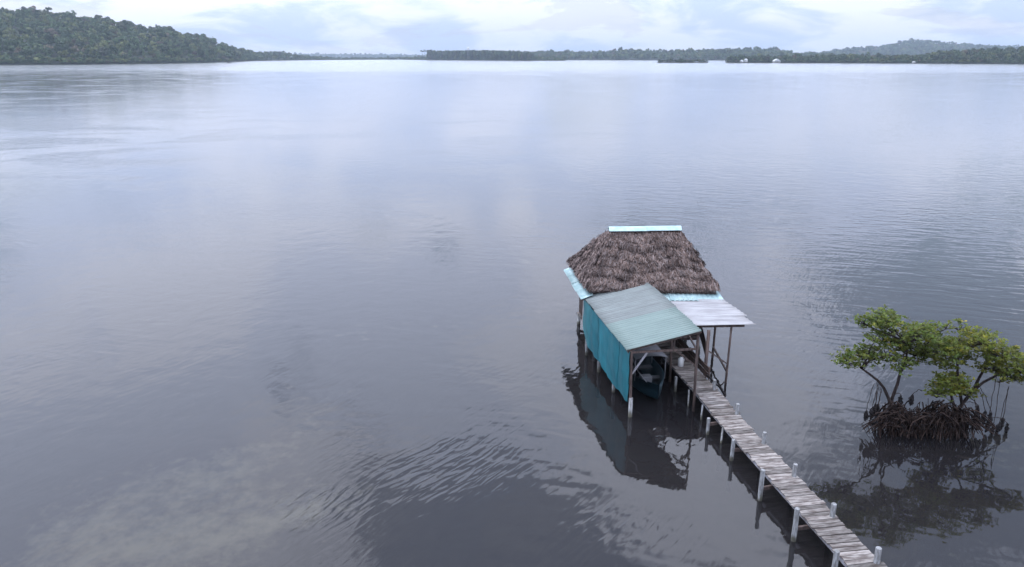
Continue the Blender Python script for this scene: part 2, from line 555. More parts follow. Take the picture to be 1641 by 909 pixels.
def scatter(height, x0, x1, dist, n, r0, r1, asp, seed, prof, back=0.1, bias=1.0, hfun=None, tmax=None):
    """random trees over a land: bearing uniform, distance between shore and just behind the crest"""
    g = np.random.default_rng(seed)
    xs = np.array([p[0] for p in prof], float)
    S = np.array([p[1] for p in prof], float)
    C = np.array([p[2] for p in prof], float)
    bx = g.uniform(x0, x1, n)
    t = g.uniform(0.004, 1 + back, n) ** bias if tmax is None else g.uniform(0.0, tmax, n)
    s, c = np.interp(bx, xs, S), np.interp(bx, xs, C)
    y = s + t * (c - s)
    z = height(bx, y)
    r_ = g.uniform(r0, r1, n) * np.where(g.uniform(size=n) < 0.12, 1.35, 1.0)
    h_ = r_ * g.uniform(asp[0], asp[1], n)
    if hfun is not None:
        f = hfun(t, g)
        r_, h_ = r_ * (0.5 + 0.5 * f), h_ * f
    return np.stack([y * (bx - 820.5) / FX, y, z], axis=1), r_, h_


def top(y, Y):
    return 12 + (91 - y) * Y / FZ


def prof_from(tops, shore, depth, th):
    """tops: skyline (px, py); shore(px) -> distance; depth(px) -> crest distance behind the shore; th = canopy height"""
    out = []
    for bx, ty in tops:
        s = shore(bx)
        c = s + depth(bx)
        out.append((bx, s, c, max(top(ty, c) - th, 0.8)))
    return out


lin = lambda xs, ys: (lambda v: float(np.interp(v, xs, ys)))

# wooded hill on the left
tl = [(-330, 18), (-150, 8), (-60, 16), (0, 15), (29, 16), (53, 15), (88, 19), (123, 25), (164, 28), (187, 32), (216, 37), (243, 45), (263, 42),
      (281, 47), (307, 54), (333, 60), (366, 72), (389, 79), (402, 84), (424, 84), (453, 84), (480, 87), (520, 89), (560, 90), (620, 92), (634, 93.5)]
shoreL = lin([-330, 0, 120, 205, 290, 363, 409, 480, 634], [1040, 1140, 1190, 1282, 1420, 1710, 2300, 2700, 3300])
PL = prof_from(tl, shoreL, lin([-330, 0, 250, 400, 420, 634], [520, 520, 430, 260, 160, 120]), 11)
hL = land('hill', PL, 300, 0)
shr = lambda t, g: np.clip(0.45 + t * 5.0, 0.45, 1.0)
p1 = scatter(hL, -330, 405, None, 4300, 3.2, 8.0, (1.8, 2.5), 11, PL, 0.06, 0.9, shr)
p2 = scatter(hL, 395, 634, None, 1100, 4.5, 8.5, (1.6, 2.3), 12, PL, 0.3, 1.0)
p1 = [np.concatenate(q) for q in zip(p1, scatter(hL, -330, 420, None, 900, 3.0, 5.0, (1.3, 1.8), 61, PL, 0.0, 1.0, None, 0.045))]
f2 = np.interp(p2[0][:, 0] / p2[0][:, 1] * FX + 820.5, [400, 440, 490, 540, 634], [1.0, 0.95, 0.6, 0.36, 0.22])
p2 = (p2[0], p2[1] * (0.5 + 0.5 * f2), p2[2] * f2)
plant('hill_forest', 'dense green forest covering the steep hill at the left end of the shore', *p1, PROTO_HI, (1.02, 1.08, 1.08), 21)
plant('shore_forest', 'low dark wood along the spit running right from the foot of the left hill', *p2, PROTO_LO, (0.9, 0.95, 1.0), 22)

# faint plateau far behind the spit
tp = [(420, 86), (470, 84.5), (520, 85), (580, 86), (640, 87), (700, 88), (760, 89)]
PP = prof_from([(a, b + 1.5) for a, b in tp], lambda v: 7200.0, lambda v: 1000.0, 14)
hP = land('far_plateau', PP, 400, 0, 6)
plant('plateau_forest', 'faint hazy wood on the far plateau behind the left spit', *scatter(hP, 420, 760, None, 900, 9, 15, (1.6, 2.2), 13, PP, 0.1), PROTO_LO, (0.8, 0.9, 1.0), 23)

# grove on the low island in the middle
tc = [(560, 93.5), (640, 92.5), (668, 91.0), (690, 90), (760, 89), (850, 90), (880, 92), (906, 95)]
PC = prof_from(tc, lin([560, 650, 700, 850, 906], [3600, 3100, 2800, 2370, 2330]), lambda v: 140.0, 8)
hC = land('grove_island', PC, 120, 0, 6)
pa = scatter(hC, 560, 906, None, 950, 3.5, 6.0, (1.5, 2.2), 14, PC, 0.1)
plant('island_scrub', 'low scrub along the foot of the middle island', *pa, PROTO_LO, (0.95, 1.0, 0.95), 24)
g = np.random.default_rng(31)
gp, gr, gh = scatter(hC, 686, 852, None, 760, 6.0, 9.0, (3.2, 3.6), 15, PC, 0.1)
fade = np.interp((gp[:, 0] / gp[:, 1]) * FX + 820.5, [680, 760, 800, 835, 856], [0.97, 1.0, 1.0, 0.9, 0.6])
topz = 12 + (91 - 79.5) * gp[:, 1] / FZ
gh = (topz - gp[:, 2]) * fade * np.random.default_rng(5).uniform(0.88, 1.02, len(gp)) * 1.03
plant('tall_grove', 'tall flat-topped grove standing in the middle of the far shore', gp, gr, gh, PROTO_LO, (0.8, 0.88, 0.9), 25, dark=0.85)

# low hills behind, right of the grove
td = [(820, 86), (850, 83), (870, 82), (900, 83), (940, 84), (975, 83), (1000, 80), (1030, 80.5), (1060, 82), (1105, 80), (1150, 79), (1165, 77), (1190, 79), (1210, 77.5), (1228, 79), (1248, 78), (1258, 82), (1275, 88), (1330, 87)]
PD = prof_from(td, lin([820, 1330], [2900, 2500]), lambda v: 420.0, 14)
hD = land('low_hills', PD, 300, 0, 8)
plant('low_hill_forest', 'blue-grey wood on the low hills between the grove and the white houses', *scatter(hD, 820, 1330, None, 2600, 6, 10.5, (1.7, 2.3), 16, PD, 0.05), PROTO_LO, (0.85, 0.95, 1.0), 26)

# mangrove islet
ti = [(1053, 96.5), (1062, 95), (1085, 94.5), (1120, 95), (1136, 97)]
PI_ = prof_from(ti, lambda v: 1560.0, lambda v: 40.0, 6)
hI = land('islet', PI_, 30, 0, 4)
plant('islet_mangroves', 'low dark mangrove thicket on the small islet before the middle shore', *scatter(hI, 1056, 1134, None, 160, 3.0, 4.6, (1.1, 1.5), 17, PI_, 0.2), PROTO_LO, (0.75, 0.85, 0.8), 27, dark=0.7)

# hill behind on the right
th_ = [(1270, 90), (1310, 86), (1340, 80), (1370, 76), (1400, 75), (1425, 71), (1440, 67), (1460, 63.5), (1475, 65), (1490, 65), (1530, 70), (1570, 73), (1600, 74), (1641, 76), (1720, 80), (1820, 84)]
PH = prof_from(th_, lambda v: 3600.0, lambda v: 700.0, 15)
hH = land('blue_hill', PH, 500, 0, 10)
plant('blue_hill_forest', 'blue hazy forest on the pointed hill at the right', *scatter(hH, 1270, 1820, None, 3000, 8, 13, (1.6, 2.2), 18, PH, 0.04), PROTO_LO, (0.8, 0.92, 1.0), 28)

# shore on the right, rising to the right edge
tr_ = [(1163, 96), (1180, 92), (1230, 93), (1275, 91), (1310, 90), (1350, 89), (1390, 89.5), (1440, 90), (1480, 90), (1500, 84), (1530, 81), (1560, 80), (1600, 77.5), (1641, 76), (1720, 74), (1860, 78)]
PR = prof_from(tr_, lin([1163, 1250, 1641, 1860], [1580, 1540, 1300, 1240]), lin([1163, 1480, 1510, 1860], [130, 170, 210, 260]), 10)
hR = land('right_shore', PR, 250, 0, 8)
pr_ = [np.concatenate(q) for q in zip(scatter(hR, 1166, 1860, None, 2100, 3.6, 6.6, (1.7, 2.4), 19, PR, 0.08, 1.0, shr), scatter(hR, 1166, 1860, None, 700, 2.6, 4.2, (1.2, 1.7), 62, PR, 0.0, 1.0, None, 0.06))]
plant('right_shore_forest', 'dark mangrove wood along the right-hand shore', *pr_, PROTO_HI, (0.85, 0.93, 0.9), 29, dark=0.85)


# ------------------------------------------------------------------ small far things
def at_bearing(bx, Y, z=0.0):
    return Vector((Y * (bx - 820.5) / FX, Y, z))


def far_tree(name, label, bx, Y, z, r_, h_, tint, seed, group=None, trunk_only=0.45, umb=False):
    base = at_bearing(bx, Y, z)
    t = thing(name, base, label, 'tree', group)
    q = (PROTO_UMB if umb else PROTO_HI)[seed % 4].copy()
    g = np.random.default_rng(seed)
    V = np.stack([base.x + q[..., 0] * r_, base.y + q[..., 1] * r_, base.z + h_ * (trunk_only + (1 - trunk_only) * q[..., 2] / 2.0)], axis=-1)
    T = np.array(tint)[None, :] * g.uniform(0.75, 1.25, (len(V), 1))
    quads_mesh('crown', V, M['far_leaf'], T, t)
    MB().tube([base - Vector((0, 0, 1)), base + Vector((0.2, 0, h_ * 0.5)), base + Vector((0, 0, h_ * 0.8))], [r_ * 0.09, r_ * 0.07, r_ * 0.04], 6).build('trunk', M['trunk_far'], t)
    return t


zt = float(hL(np.array([163.0]), np.array([1262.0]))[0])
far_tree('round_tree', 'round dark tree standing out low on the left hillside', 165, 1262, zt - 1, 10.5, 22, (0.040, 0.052, 0.032), 3, trunk_only=0.1)
for i, (bx, hh) in enumerate(((676.5, 33), (681, 35), (686, 34), (691.5, 35))):
    lab = ['leftmost bare-trunked tall tree at the left end of the middle grove', 'second bare-trunked tall tree from the left end of the middle grove',
           'third bare-trunked tall tree from the left end of the middle grove', 'fourth bare-trunked tall tree from the left end of the middle grove'][i]
    far_tree('tall_tree', lab, bx, 2860, 3, 8.5, hh, (0.05, 0.065, 0.045), 10 + i, 'bare-trunked trees at the grove end', 0.62, True)
for i, (bx, Y, r_, h_, lab) in enumerate(((1172, 1545, 4.8, 9.5, 'rounded dark tree at the left of the twin pale roofs on the right shore'),
                                        (1179, 1548, 4.0, 8.5, 'smaller dark tree close beside the twin pale roofs on the right shore'),
                                        (1228, 1535, 5.2, 7.5, 'dark tree on the waterline left of the white gabled house'),
                                        (1256, 1525, 4.6, 7.0, 'dark tree on the waterline right of the white gabled house'))):
    far_tree('shore_tree', lab, bx, Y, 0.5, r_, h_, (0.030, 0.038, 0.030), 40 + i, 'dark trees by the far white houses', 0.05)


def far_house(label, bx, Y, wd, dp, wall_h, roof_h, rz, base_z=1.2, stilts=True):
    b = at_bearing(bx, Y, base_z)
    t = thing('far_house', b, label, 'house', 'white houses on the right shore' if bx > 1000 else None)
    rot = Matrix.Rotation(rz, 3, 'Z')
    tw = lambda p: b + rot @ Vector(p)
    MB().box(b + Vector((0, 0, wall_h / 2)), (wd, dp, wall_h), rz).build('wall', M['house_white'], t)
    x, y, z0 = wd / 2 + 0.5, dp / 2 + 0.5, wall_h
    MB().add([tw((-x, -y, z0)), tw((x, -y, z0)), tw((x, y, z0)), tw((-x, y, z0)), tw((0, -y, z0 + roof_h)), tw((0, y, z0 + roof_h))],
             [(0, 4, 5, 3), (1, 2, 5, 4), (0, 1, 4), (2, 3, 5), (0, 3, 2, 1)]).build('roof', M['roof_pale'], t)
    for sx in (-0.28, 0.28):
        MB().box(tw((sx * wd, -dp / 2 - 0.03, wall_h * 0.55)), (wd * 0.16, 0.06, wall_h * 0.4), rz).build('window', M['window_dark'], t)
    MB().box(tw((0, -dp / 2 - 0.03, wall_h * 0.42)), (wd * 0.12, 0.06, wall_h * 0.8), rz).build('door', M['window_dark'], t)
    if stilts:
        for sx in (-0.42, 0.42):
            for sy in (-0.42, 0.42):
                p = tw((sx * wd, sy * dp, 0))
                MB().tube([(p.x, p.y, -1.0), (p.x, p.y, base_z)], 0.18, 6).build('stilt', M['trunk_far'], t)
    return t


far_house('white gabled house on stilts at the right shore waterline', 1245, 1510, 13, 8, 2.8, 4.0, R(4))
far_house('pale small house, left of the twin roofs on the right shore', 1189, 1530, 4.5, 6, 2.0, 2.6, R(-40))
far_house('pale small house, right of the twin roofs on the right shore', 1195.5, 1545, 5.5, 6, 3.0, 3.0, R(-48), 2.2)
far_house('tiny white hut low on the right shore', 1466, 1385, 4.0, 3.5, 1.8, 1.0, R(10))
far_house('small pale hut on the spit at the foot of the left hill', 467, 2640, 8.0, 6, 4.0, 2.5, R(15), 7.0)

wt = at_bearing(750.5, 2640, 3)
t = thing('white_tower', wt, 'small white tank on a tower above the middle grove', 'tower')
ztop = top(79.5, 2640)
for sx in (-2, 2):
    for sy in (-2, 2):
        MB().tube([(wt.x + sx * 1.2, wt.y + sy * 1.2, 2), (wt.x + sx, wt.y + sy, ztop)], 0.35, 6).build('leg', M['metal'], t)
MB().tube([(wt.x, wt.y, ztop), (wt.x, wt.y, ztop + 0.4), (wt.x, wt.y, ztop + 5.5), (wt.x, wt.y, ztop + 8)], [3.0, 3.6, 3.6, 0.6], 14).build('tank', M['white_plastic'], t)

fb = at_bearing(366.5, 1500)
t = thing('far_boat', fb, 'tiny dark boat on the water off the left hill', 'boat')


def hull_mesh(mb, c, yaw, L, B, D, z0=0.0, stern=0.85, n=12):
    """open boat hull: outer skin, inner skin and gunwale"""
    rot = Matrix.Rotation(yaw, 3, 'Z')
    rows = []
    for i in range(n + 1):
        s = i / n
        bw = B / 2 * (stern + (1 - stern) * math.sin(min(s * 2.2, 1) * math.pi / 2)) * (1 - max(0, (s - 0.55) / 0.45) ** 2.2) + 0.02
        sheer = D * (1 + 0.35 * s ** 2.5)
        keel = -0.12 + 0.5 * D * max(0, (s - 0.7) / 0.3) ** 2
        yy = (s - 0.5) * L
        rows.append([(-bw, yy, sheer), (-bw * 0.86, yy, keel + 0.35 * (sheer - keel)), (-bw * 0.45, yy, keel + 0.06), (0, yy, keel), (bw * 0.45, yy, keel + 0.06), (bw * 0.86, yy, keel + 0.35 * (sheer - keel)), (bw, yy, sheer)])
    vs, fs = [], []
    for off in (0.0, 1.0):
        for r_ in rows:
            for (x, y, z) in r_:
                q = Vector((x * (1 - 0.10 * off), y * (1 - 0.015 * off), z + (0.05 * off if z < r_[0][2] - 0.01 else 0.0)))
                vs.append(Vector(c) + rot @ q + Vector((0, 0, z0)))
    m_ = 7
    tot = m_ * (n + 1)
    for o_, fl in ((0, False), (tot, True)):
        for i in range(n):
            for j in range(m_ - 1):
                f = (o_ + i * m_ + j, o_ + i * m_ + j + 1, o_ + (i + 1) * m_ + j + 1, o_ + (i + 1) * m_ + j)
                fs.append(f[::-1] if fl else f)
    for i in range(n):
        for j in (0, m_ - 1):
            fs.append((i * m_ + j, (i + 1) * m_ + j, tot + (i + 1) * m_ + j, tot + i * m_ + j))
    fs.append(tuple(range(m_)))
    fs.append(tuple(tot + j for j in range(m_))[::-1])
    mb.add(vs, fs)
    return mb


hull_mesh(MB(), fb, R(82), 11, 2.2, 0.9).build('hull', M['black'], t)
MB().box(fb + Vector((-1.5, 0, 1.2)), (1.6, 1.0, 1.0), R(-8)).build('cabin', M['metal'], t)


# ------------------------------------------------------------------ corrugated sheet
def corrugated(mb, A, B, C, D, pitch, amp, n_len=4, jag=0.0):
    """sheet with corners A-B (along the ridges' run, A to B) and D-C opposite; waves stack from A to D"""
    A, B, C, D = Vector(A), Vector(B), Vector(C), Vector(D)
    n = max(4, int(((D - A).length) / pitch * 6))
    nrm = (B - A).cross(D - A).normalized()
    if nrm.z < 0:
        nrm = -nrm
    vs, fs = [], []
    for i in range(n + 1):
        s = i / n
        h = amp * math.sin(2 * math.pi * s * (D - A).length / pitch)
        for j in range(n_len + 1):
            u = j / n_len
            p = (A.lerp(B, u)).lerp(D.lerp(C, u), s)
            vs.append(p + nrm * (h + 0.006 * math.sin(3.1 * u + 5 * s)))
    for i in range(n):
        for j in range(n_len):
            a = i * (n_len + 1) + j
            fs.append((a, a + 1, a + n_len + 2, a + n_len + 1))
    k0 = len(vs)
    vs += [p - nrm * 0.006 for p in vs]
    fs += [tuple(k0 + q for q in f[::-1]) for f in fs]
    for i in range(n):
        for e in (0, n_len):
            a, b = i * (n_len + 1) + e, (i + 1) * (n_len + 1) + e
            fs.append((a, b, b + k0, a + k0))
    mb.add(vs, fs)
    return mb


def lerp(a, b, t):
    return Vector(a).lerp(Vector(b), t)


# ------------------------------------------------------------------ thatched hut
hut = thing('thatched_hut', (5.6, 31.0, 0), 'stilt hut with steep brown palm-thatch roof and pale aqua ridge cap', 'hut')
EFL, EFR, EBR, EBL = Vector((3.17, 28.62, 2.88)), Vector((8.43, 28.72, 2.78)), Vector((7.98, 32.9, 2.86)), Vector((2.71, 32.65, 2.88))
RL, RR = Vector((4.22, 30.5, 4.90)), Vector((7.10, 30.62, 4.90))
# bed of the roof: four slopes with thickness
dn = Vector((0, 0, -0.16))
mb = MB()
vs = [EFL, EFR, EBR, EBL, RL, RR]
vs += [p + dn for p in vs[:4]]
mb.add(vs, [(0, 1, 5, 4), (1, 2, 5), (2, 3, 4, 5), (3, 0, 4), (0, 6, 7, 1), (1, 7, 8, 2), (2, 8, 9, 3), (3, 9, 6, 0), (6, 9, 8, 7)])
roof = mb.build('thatch_roof', M['thatch_base'], hut)


def thatch_face(a, b, c, d, n, seed, tint):
    """straw laid from the ridge (d-c) down to the eave (a-b), in overlapping courses"""
    g = np.random.default_rng(seed)
    a, b, c, d = [np.array(x) for x in (a, b, c, d)]
    nrm = np.cross(b - a, d - a)
    nrm /= np.linalg.norm(nrm)
    wa, wr = np.linalg.norm(b - a), np.linalg.norm(c - d)
    t = np.sqrt(g.uniform(((wr / wa) if wr > 0.1 else 0.0) ** 2, 1.0, n))
    t = (t * wa - wr) / (wa - wr)                      # 0 at the ridge, 1 at the eave, density even
    t = np.where(g.uniform(size=n) < 0.14, g.uniform(0.93, 1.0, n), t)
    t = np.maximum(t, g.uniform(0.07, 0.18, n))
    s = g.uniform(-0.01, 1.01, n)
    e = a + (b - a) * s[:, None]
    r_ = d + (c - d) * s[:, None]
    p = r_ + (e - r_) * t[:, None]
    down = (e - r_)
    down /= np.linalg.norm(down, axis=1)[:, None]
    crs = 6.0
    saw = (t * crs + 0.35 * np.sin(s * 9 + seed)) % 1.0
    lumps = 0.035 * np.sin(s * 23 + t * 11 + seed) + 0.03 * np.sin(s * 57 - t * 31)
    p = p + nrm * (0.03 + 0.13 * saw * np.clip(t * 3, 0.2, 1) + lumps * np.clip(t * 3, 0.2, 1) + g.uniform(0, 0.05, n))[:, None]
    ln = g.uniform(0.10, 0.30, n)
    side = np.cross(nrm, down)
    side /= np.linalg.norm(side, axis=1)[:, None]
    sway = g.normal(size=n) * 0.42
    dr = down + side * sway[:, None] + nrm * g.normal(0.02, 0.10, n)[:, None]
    dr[:, 2] -= np.where(t > 0.94, g.uniform(0.0, 0.3, n), 0.0)
    wd = g.uniform(0.006, 0.016, n)[:, None]
    sd_ = side + nrm * g.normal(size=n)[:, None] * 0.5
    q0 = p - dr * (ln * 0.5)[:, None]
    q1 = p + dr * (ln * 0.5)[:, None]
    V = np.stack([q0 - sd_ * wd, q0 + sd_ * wd, q1 + sd_ * wd * 0.4, q1 - sd_ * wd * 0.4], axis=1)
    u = g.uniform(0.45, 1.35, n)[:, None]
    base = np.array(tint)[None, :] * u
    grey = g.uniform(size=n)[:, None]
    base = np.where(grey < 0.3, np.array([0.33, 0.295, 0.29])[None, :] * u, base)
    base = np.where(grey > 0.82, np.array([0.075, 0.055, 0.05])[None, :] * u, base)
    return V, base


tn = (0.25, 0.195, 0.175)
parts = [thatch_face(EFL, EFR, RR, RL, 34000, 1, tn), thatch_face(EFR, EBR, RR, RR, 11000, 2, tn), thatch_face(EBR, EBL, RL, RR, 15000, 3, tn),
         thatch_face(EBL, EFL, RL, RL, 15000, 4, (0.44, 0.365, 0.345))]  # light on the left slope is put into its paler straw colour
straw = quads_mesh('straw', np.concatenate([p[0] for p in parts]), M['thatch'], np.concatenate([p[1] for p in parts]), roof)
straw['kind'] = 'stuff'
# ridge cap: two bent sheets of pale aqua tin, lapped
ux = (RR - RL).normalized()
vy = Vector((-ux.y, ux.x, 0))
for (s0, s1, dz) in ((-0.10, 1.62, 0.0), (1.50, 3.02, 0.008)):
    a, b = RL + ux * s0, RL + ux * s1
    mb = MB()
    tilt = Vector((0, 0, 0.004 * (1 if s0 > 0 else -1)))
    sec = [(-0.22, 0.03), (-0.20, 0.05), (-0.09, 0.14), (0.0, 0.18), (0.09, 0.14), (0.20, 0.05), (0.22, 0.03)]
    vs = [a + vy * y + Vector((0, 0, z + dz)) for y, z in sec] + [b + tilt + vy * y + Vector((0, 0, z + dz)) for y, z in sec]
    vs += [p - Vector((0, 0, 0.012)) for p in vs]
    fs = [(i, i + 7, i + 8, i + 1) for i in range(6)] + [(14 + i, 15 + i, 22 + i, 21 + i) for i in range(6)]
    fs += [(i, i + 1, i + 15, i + 14) for i in range(6)] + [(7 + i, 21 + i, 22 + i, 8 + i) for i in range(6)] + [(0, 14, 21, 7), (6, 13, 27, 20)]
    mb.add(vs, fs).build('ridge_cap', M['blue_sheet'], roof)
# sheets of aqua tin nailed along the eaves
def eave_sheets(a, b, out, n, drop):
    a, b, out = Vector(a), Vector(b), Vector(out)
    for i in range(n):
        p, q = lerp(a, b, i / n), lerp(a, b, (i + 1) / n + 0.02)
        dz = Vector((0, 0, 0.018 * (i % 2)))
        o2 = out * random.uniform(0.95, 1.05)
        mb = MB()
        corrugated(mb, p - out * 0.45 + dz + Vector((0, 0, 0.12)), p + o2 + dz - Vector((0, 0, drop)), q + o2 + dz - Vector((0, 0, drop)), q - out * 0.45 + dz + Vector((0, 0, 0.12)), 0.19, 0.012, 2)
        mb.build('eave_sheet', M['blue_sheet'], roof, smooth=True)
eave_sheets(EBL + Vector((0.05, 0.25, -0.34)), EFL + Vector((0.0, -0.1, -0.34)), (-0.36, -0.02, 0), 4, 0.08)
eave_sheets(lerp(EFL, EFR, 0.40) + Vector((0.1, 0.05, -0.24)), EFR + Vector((0.12, 0.05, -0.22)), (0.03, -0.66, 0), 3, 0.04)
eave_sheets(EFR + Vector((0.0, 0.0, -0.33)), EBR + Vector((0.0, 0.1, -0.33)), (0.30, 0.02, 0), 4, 0.08)
# walls of upright planks
WFL, WFR, WBR, WBL = Vector((3.55, 29.05, 0)), Vector((8.02, 29.15, 0)), Vector((7.65, 32.5, 0)), Vector((3.15, 32.3, 0))
for a, b in ((WFL, WFR), (WFR, WBR), (WBR, WBL), (WBL, WFL)):
    n = int((b - a).length / 0.2)
    d = (b - a).normalized()
    ang = math.atan2(d.y, d.x)
    for i in range(n):
        if a is WFL and 0.60 < i / n < 0.78:
            continue                                   # doorway at the head of the boardwalk
        c = lerp(a, b, (i + 0.5) / n)
        nx = Vector((d.y, -d.x, 0)) * random.uniform(0, 0.012)
        MB().box((c.x + nx.x, c.y + nx.y, 1.62), ((b - a).length / n - 0.012, 0.025, 2.06 + random.uniform(-0.04, 0.04)), ang).build('wall_plank', M['plank_dark'], hut)
for i in range(18):
    s = (i + 0.5) / 18
    a, b = lerp(WFL, WBL, s), lerp(WFR, WBR, s)
    MB().beam((a.x - 0.1, a.y, 0.55), (b.x + 0.1, b.y, 0.55), 0.17, 0.04).build('floor_board', M['deck'], hut)
for i in range(4):
    for j in range(3):
        p = lerp(lerp(WFL, WFR, i / 3), lerp(WBL, WBR, i / 3), j / 2)
        MB().tube([(p.x, p.y, -1.2), (p.x + random.uniform(-.02, .02), p.y, 0.52)], [0.085, 0.08], 10).build('stilt', M['post_white'], hut, True)
for j in range(3):
    a, b = lerp(WFL, WBL, j / 2), lerp(WFR, WBR, j / 2)
    MB().beam((a.x - 0.1, a.y + 0.1, 0.46), (b.x + 0.1, b.y + 0.1, 0.46), 0.1, 0.12).build('floor_beam', M['post_wood'], hut)
MB().beam((3.02, 28.95, 1.35), (3.02, 28.95, 2.25), 0.1, 0.06).build('corner_board', M['white_plastic'], hut)

# ------------------------------------------------------------------ boat shelter with the green tin roof
shed = thing('boat_shelter', (5.0, 26, 0), 'open-fronted boat shelter with faded green tin roof and teal tarpaulin wall', 'shelter')
GFL, GBL, GFR, GBR = Vector((3.92, 23.05, 2.49)), Vector((3.02, 28.70, 2.50)), Vector((6.47, 23.18, 3.13)), Vector((5.58, 28.90, 3.12))
NS = 7
for i in range(NS):
    s0, s1 = i / NS, (i + 1) / NS + 0.0015
    dz = Vector((0, 0, 0.004 if i % 2 else 0.0))
    jl, jr = random.uniform(-0.02, 0.02), random.uniform(-0.03, 0.03)
    A, B = lerp(GBL, GFL, s0) + dz, lerp(GBR, GFR, s0) + dz
    D, C = lerp(GBL, GFL, s1) + dz, lerp(GBR, GFR, s1) + dz
    run = (B - A).normalized()
    mb = MB()
    corrugated(mb, A - run * (0.05 + jl), B + run * jr, C + run * jr, D - run * (0.05 + jl), (D - A).length / 5.0, 0.034, 5)
    mb.build('roof_sheet', M['grey_tin'] if i < 4 else M['green_tin'], shed, smooth=True)
# barge board along the front edge
MB().beam(GFL + Vector((0.02, 0.05, -0.06)), GFR + Vector((-0.03, 0.05, -0.06)), 0.03, 0.07).build('barge_board', M['post_wood'], shed)
# teal tarpaulin in five drops
WA, WB = Vector((3.00, 28.72, 0)), Vector((4.03, 23.0, 0))
wd_ = (WB - WA).normalized()
wn = Vector((wd_.y, -wd_.x, 0))
edges = [0.0, 0.17, 0.38, 0.60, 0.80, 1.0]
for i in range(5):
    s0, s1 = edges[i], edges[i + 1] + (0.008 if i < 4 else 0)
    nu, nv_ = 16, 10
    vs, fs = [], []
    for a in range(nu + 1):
        s = s0 + (s1 - s0) * a / nu
        bot = 0.62 + 0.03 * math.sin(7 * s) + 0.022 * math.sin(31 * s + 1) + 0.012 * math.sin(77 * s) - 0.1 * s
        if s < 0.17:
            bot = 0.62 + 0.55 * ((0.17 - s) / 0.17) ** 1.8
        for b in range(nv_ + 1):
            z = 2.42 + (bot - 2.42) * b / nv_
            bulge = 0.05 * math.sin(math.pi * b / nv_) * math.sin(3.0 * (s - s0) / (s1 - s0)) + 0.015 * math.sin(40 * s + 2 * z) + 0.012 * math.sin(9 * z + 14 * s)
            p = WA.lerp(WB, s) - wn * (-0.0) + wn * (0.03 + bulge + 0.012 * (i % 2)) * (1.0)
            vs.append(Vector((p.x, p.y, z)))
    for a in range(nu):
        for b in range(nv_):
            q = a * (nv_ + 1) + b
            fs.append((q, q + 1, q + nv_ + 2, q + nv_ + 1))
    k0 = len(vs)
    vs += [p - wn * 0.006 for p in vs]
    fs += [tuple(k0 + q for q in f[::-1]) for f in fs]
    o = MB().add(vs, fs).build('tarpaulin_panel', M['tarp_a'] if i == 0 else M['tarp'], shed, smooth=True)
# posts and frame
for (x, y) in ((3.14, 28.51), (3.46, 26.78), (3.80, 24.96)):
    MB().tube([(x, y, -1.2), (x, y, 2.40)], [0.07, 0.065], 10).build('post', M['post_white'], shed, True)
MB().tube([(4.12, 22.99, -1.2), (4.12, 22.99, 0.72)], [0.075, 0.07], 10).build('post', M['post_white'], shed, True)
MB().beam((4.10, 23.0, 0.7), (4.06, 23.06, 2.42), 0.07, 0.07).build('corner_post', M['post_wood'], shed)
for (x, y, x2, y2) in ((6.46, 23.45, 6.36, 23.33), (6.13, 25.85, 6.02, 25.85), (5.62, 28.45, 5.60, 28.45)):
    MB().tube([(x, y, -1.2), (x2, y2, 3.03)], [0.055, 0.05], 8).build('post', M['post_wood'], shed, True)
def bm(name, a, b, w_=0.07, h_=0.07, m='post_wood'):
    return MB().beam(a, b, w_, h_).build(name, M[m], shed)
bm('eave_beam', (4.0, 23.1, 2.38), (3.08, 28.6, 2.38), 0.06, 0.09)
bm('ridge_beam', (6.38, 23.25, 3.02), (5.58, 28.8, 3.01), 0.06, 0.09)
for s in (0.02, 0.25, 0.5, 0.75, 0.97):
    a, b = lerp(GFL, GBL, s), lerp(GFR, GBR, s)
    bm('rafter', a + Vector((0.08, 0.02, -0.075)), b + Vector((-0.05, 0.02, -0.085)), 0.05, 0.08)
bm('tie_beam', (4.08, 23.12, 2.36), (6.42, 23.35, 2.40), 0.05, 0.07)
bm('tie_beam', (3.80, 24.96, 2.30), (6.10, 25.85, 2.42), 0.05, 0.07)
bm('brace', (5.62, 23.3, 2.36), (6.40, 23.42, 1.72), 0.05, 0.05)
bm('brace', (4.12, 23.05, 1.60), (4.62, 23.15, 2.34), 0.06, 0.05, 'stringer')
bm('brace', (6.40, 23.40, 2.30), (6.08, 25.6, 2.95), 0.05, 0.05)
bm('king_post', (5.55, 23.3, 2.36), (5.55, 23.22, 2.86), 0.05, 0.05)

# ------------------------------------------------------------------ white tin awning on posts
awn = thing('porch_awning', (7.8, 27, 0), 'white tin awning on slim dark posts in front of the thatched hut', 'awning')
ABL, ABR, AFR, AFL = Vector((6.05, 28.32, 2.53)), Vector((8.63, 28.28, 2.52)), Vector((9.10, 25.72, 2.43)), Vector((6.45, 25.62, 2.43))
for i in range(3):
    s0, s1 = i / 3, (i + 1) / 3 + 0.03
    dz = Vector((0, 0, 0.012 * (2 - i)))
    A, D = lerp(ABL, AFL, s0) + dz, lerp(ABL, AFL, s1) + dz
    B, C = lerp(ABR, AFR, s0) + dz, lerp(ABR, AFR, s1) + dz
    jr = (0.0, 0.07, -0.02)[i]
    B, C = B + Vector((jr, 0, 0)), C + Vector((jr + 0.03, 0, 0))
    corrugated(MB(), A, B, C, D, 0.29, 0.02, 5).build('roof_sheet', M['white_tin'], awn, smooth=True)
MB().beam((6.5, 25.72, 2.33), (8.75, 25.82, 2.33), 0.07, 0.09).build('front_beam', M['post_wood'], awn)
MB().beam((6.3, 28.2, 2.40), (8.5, 28.2, 2.40), 0.06, 0.08).build('back_beam', M['post_wood'], awn)
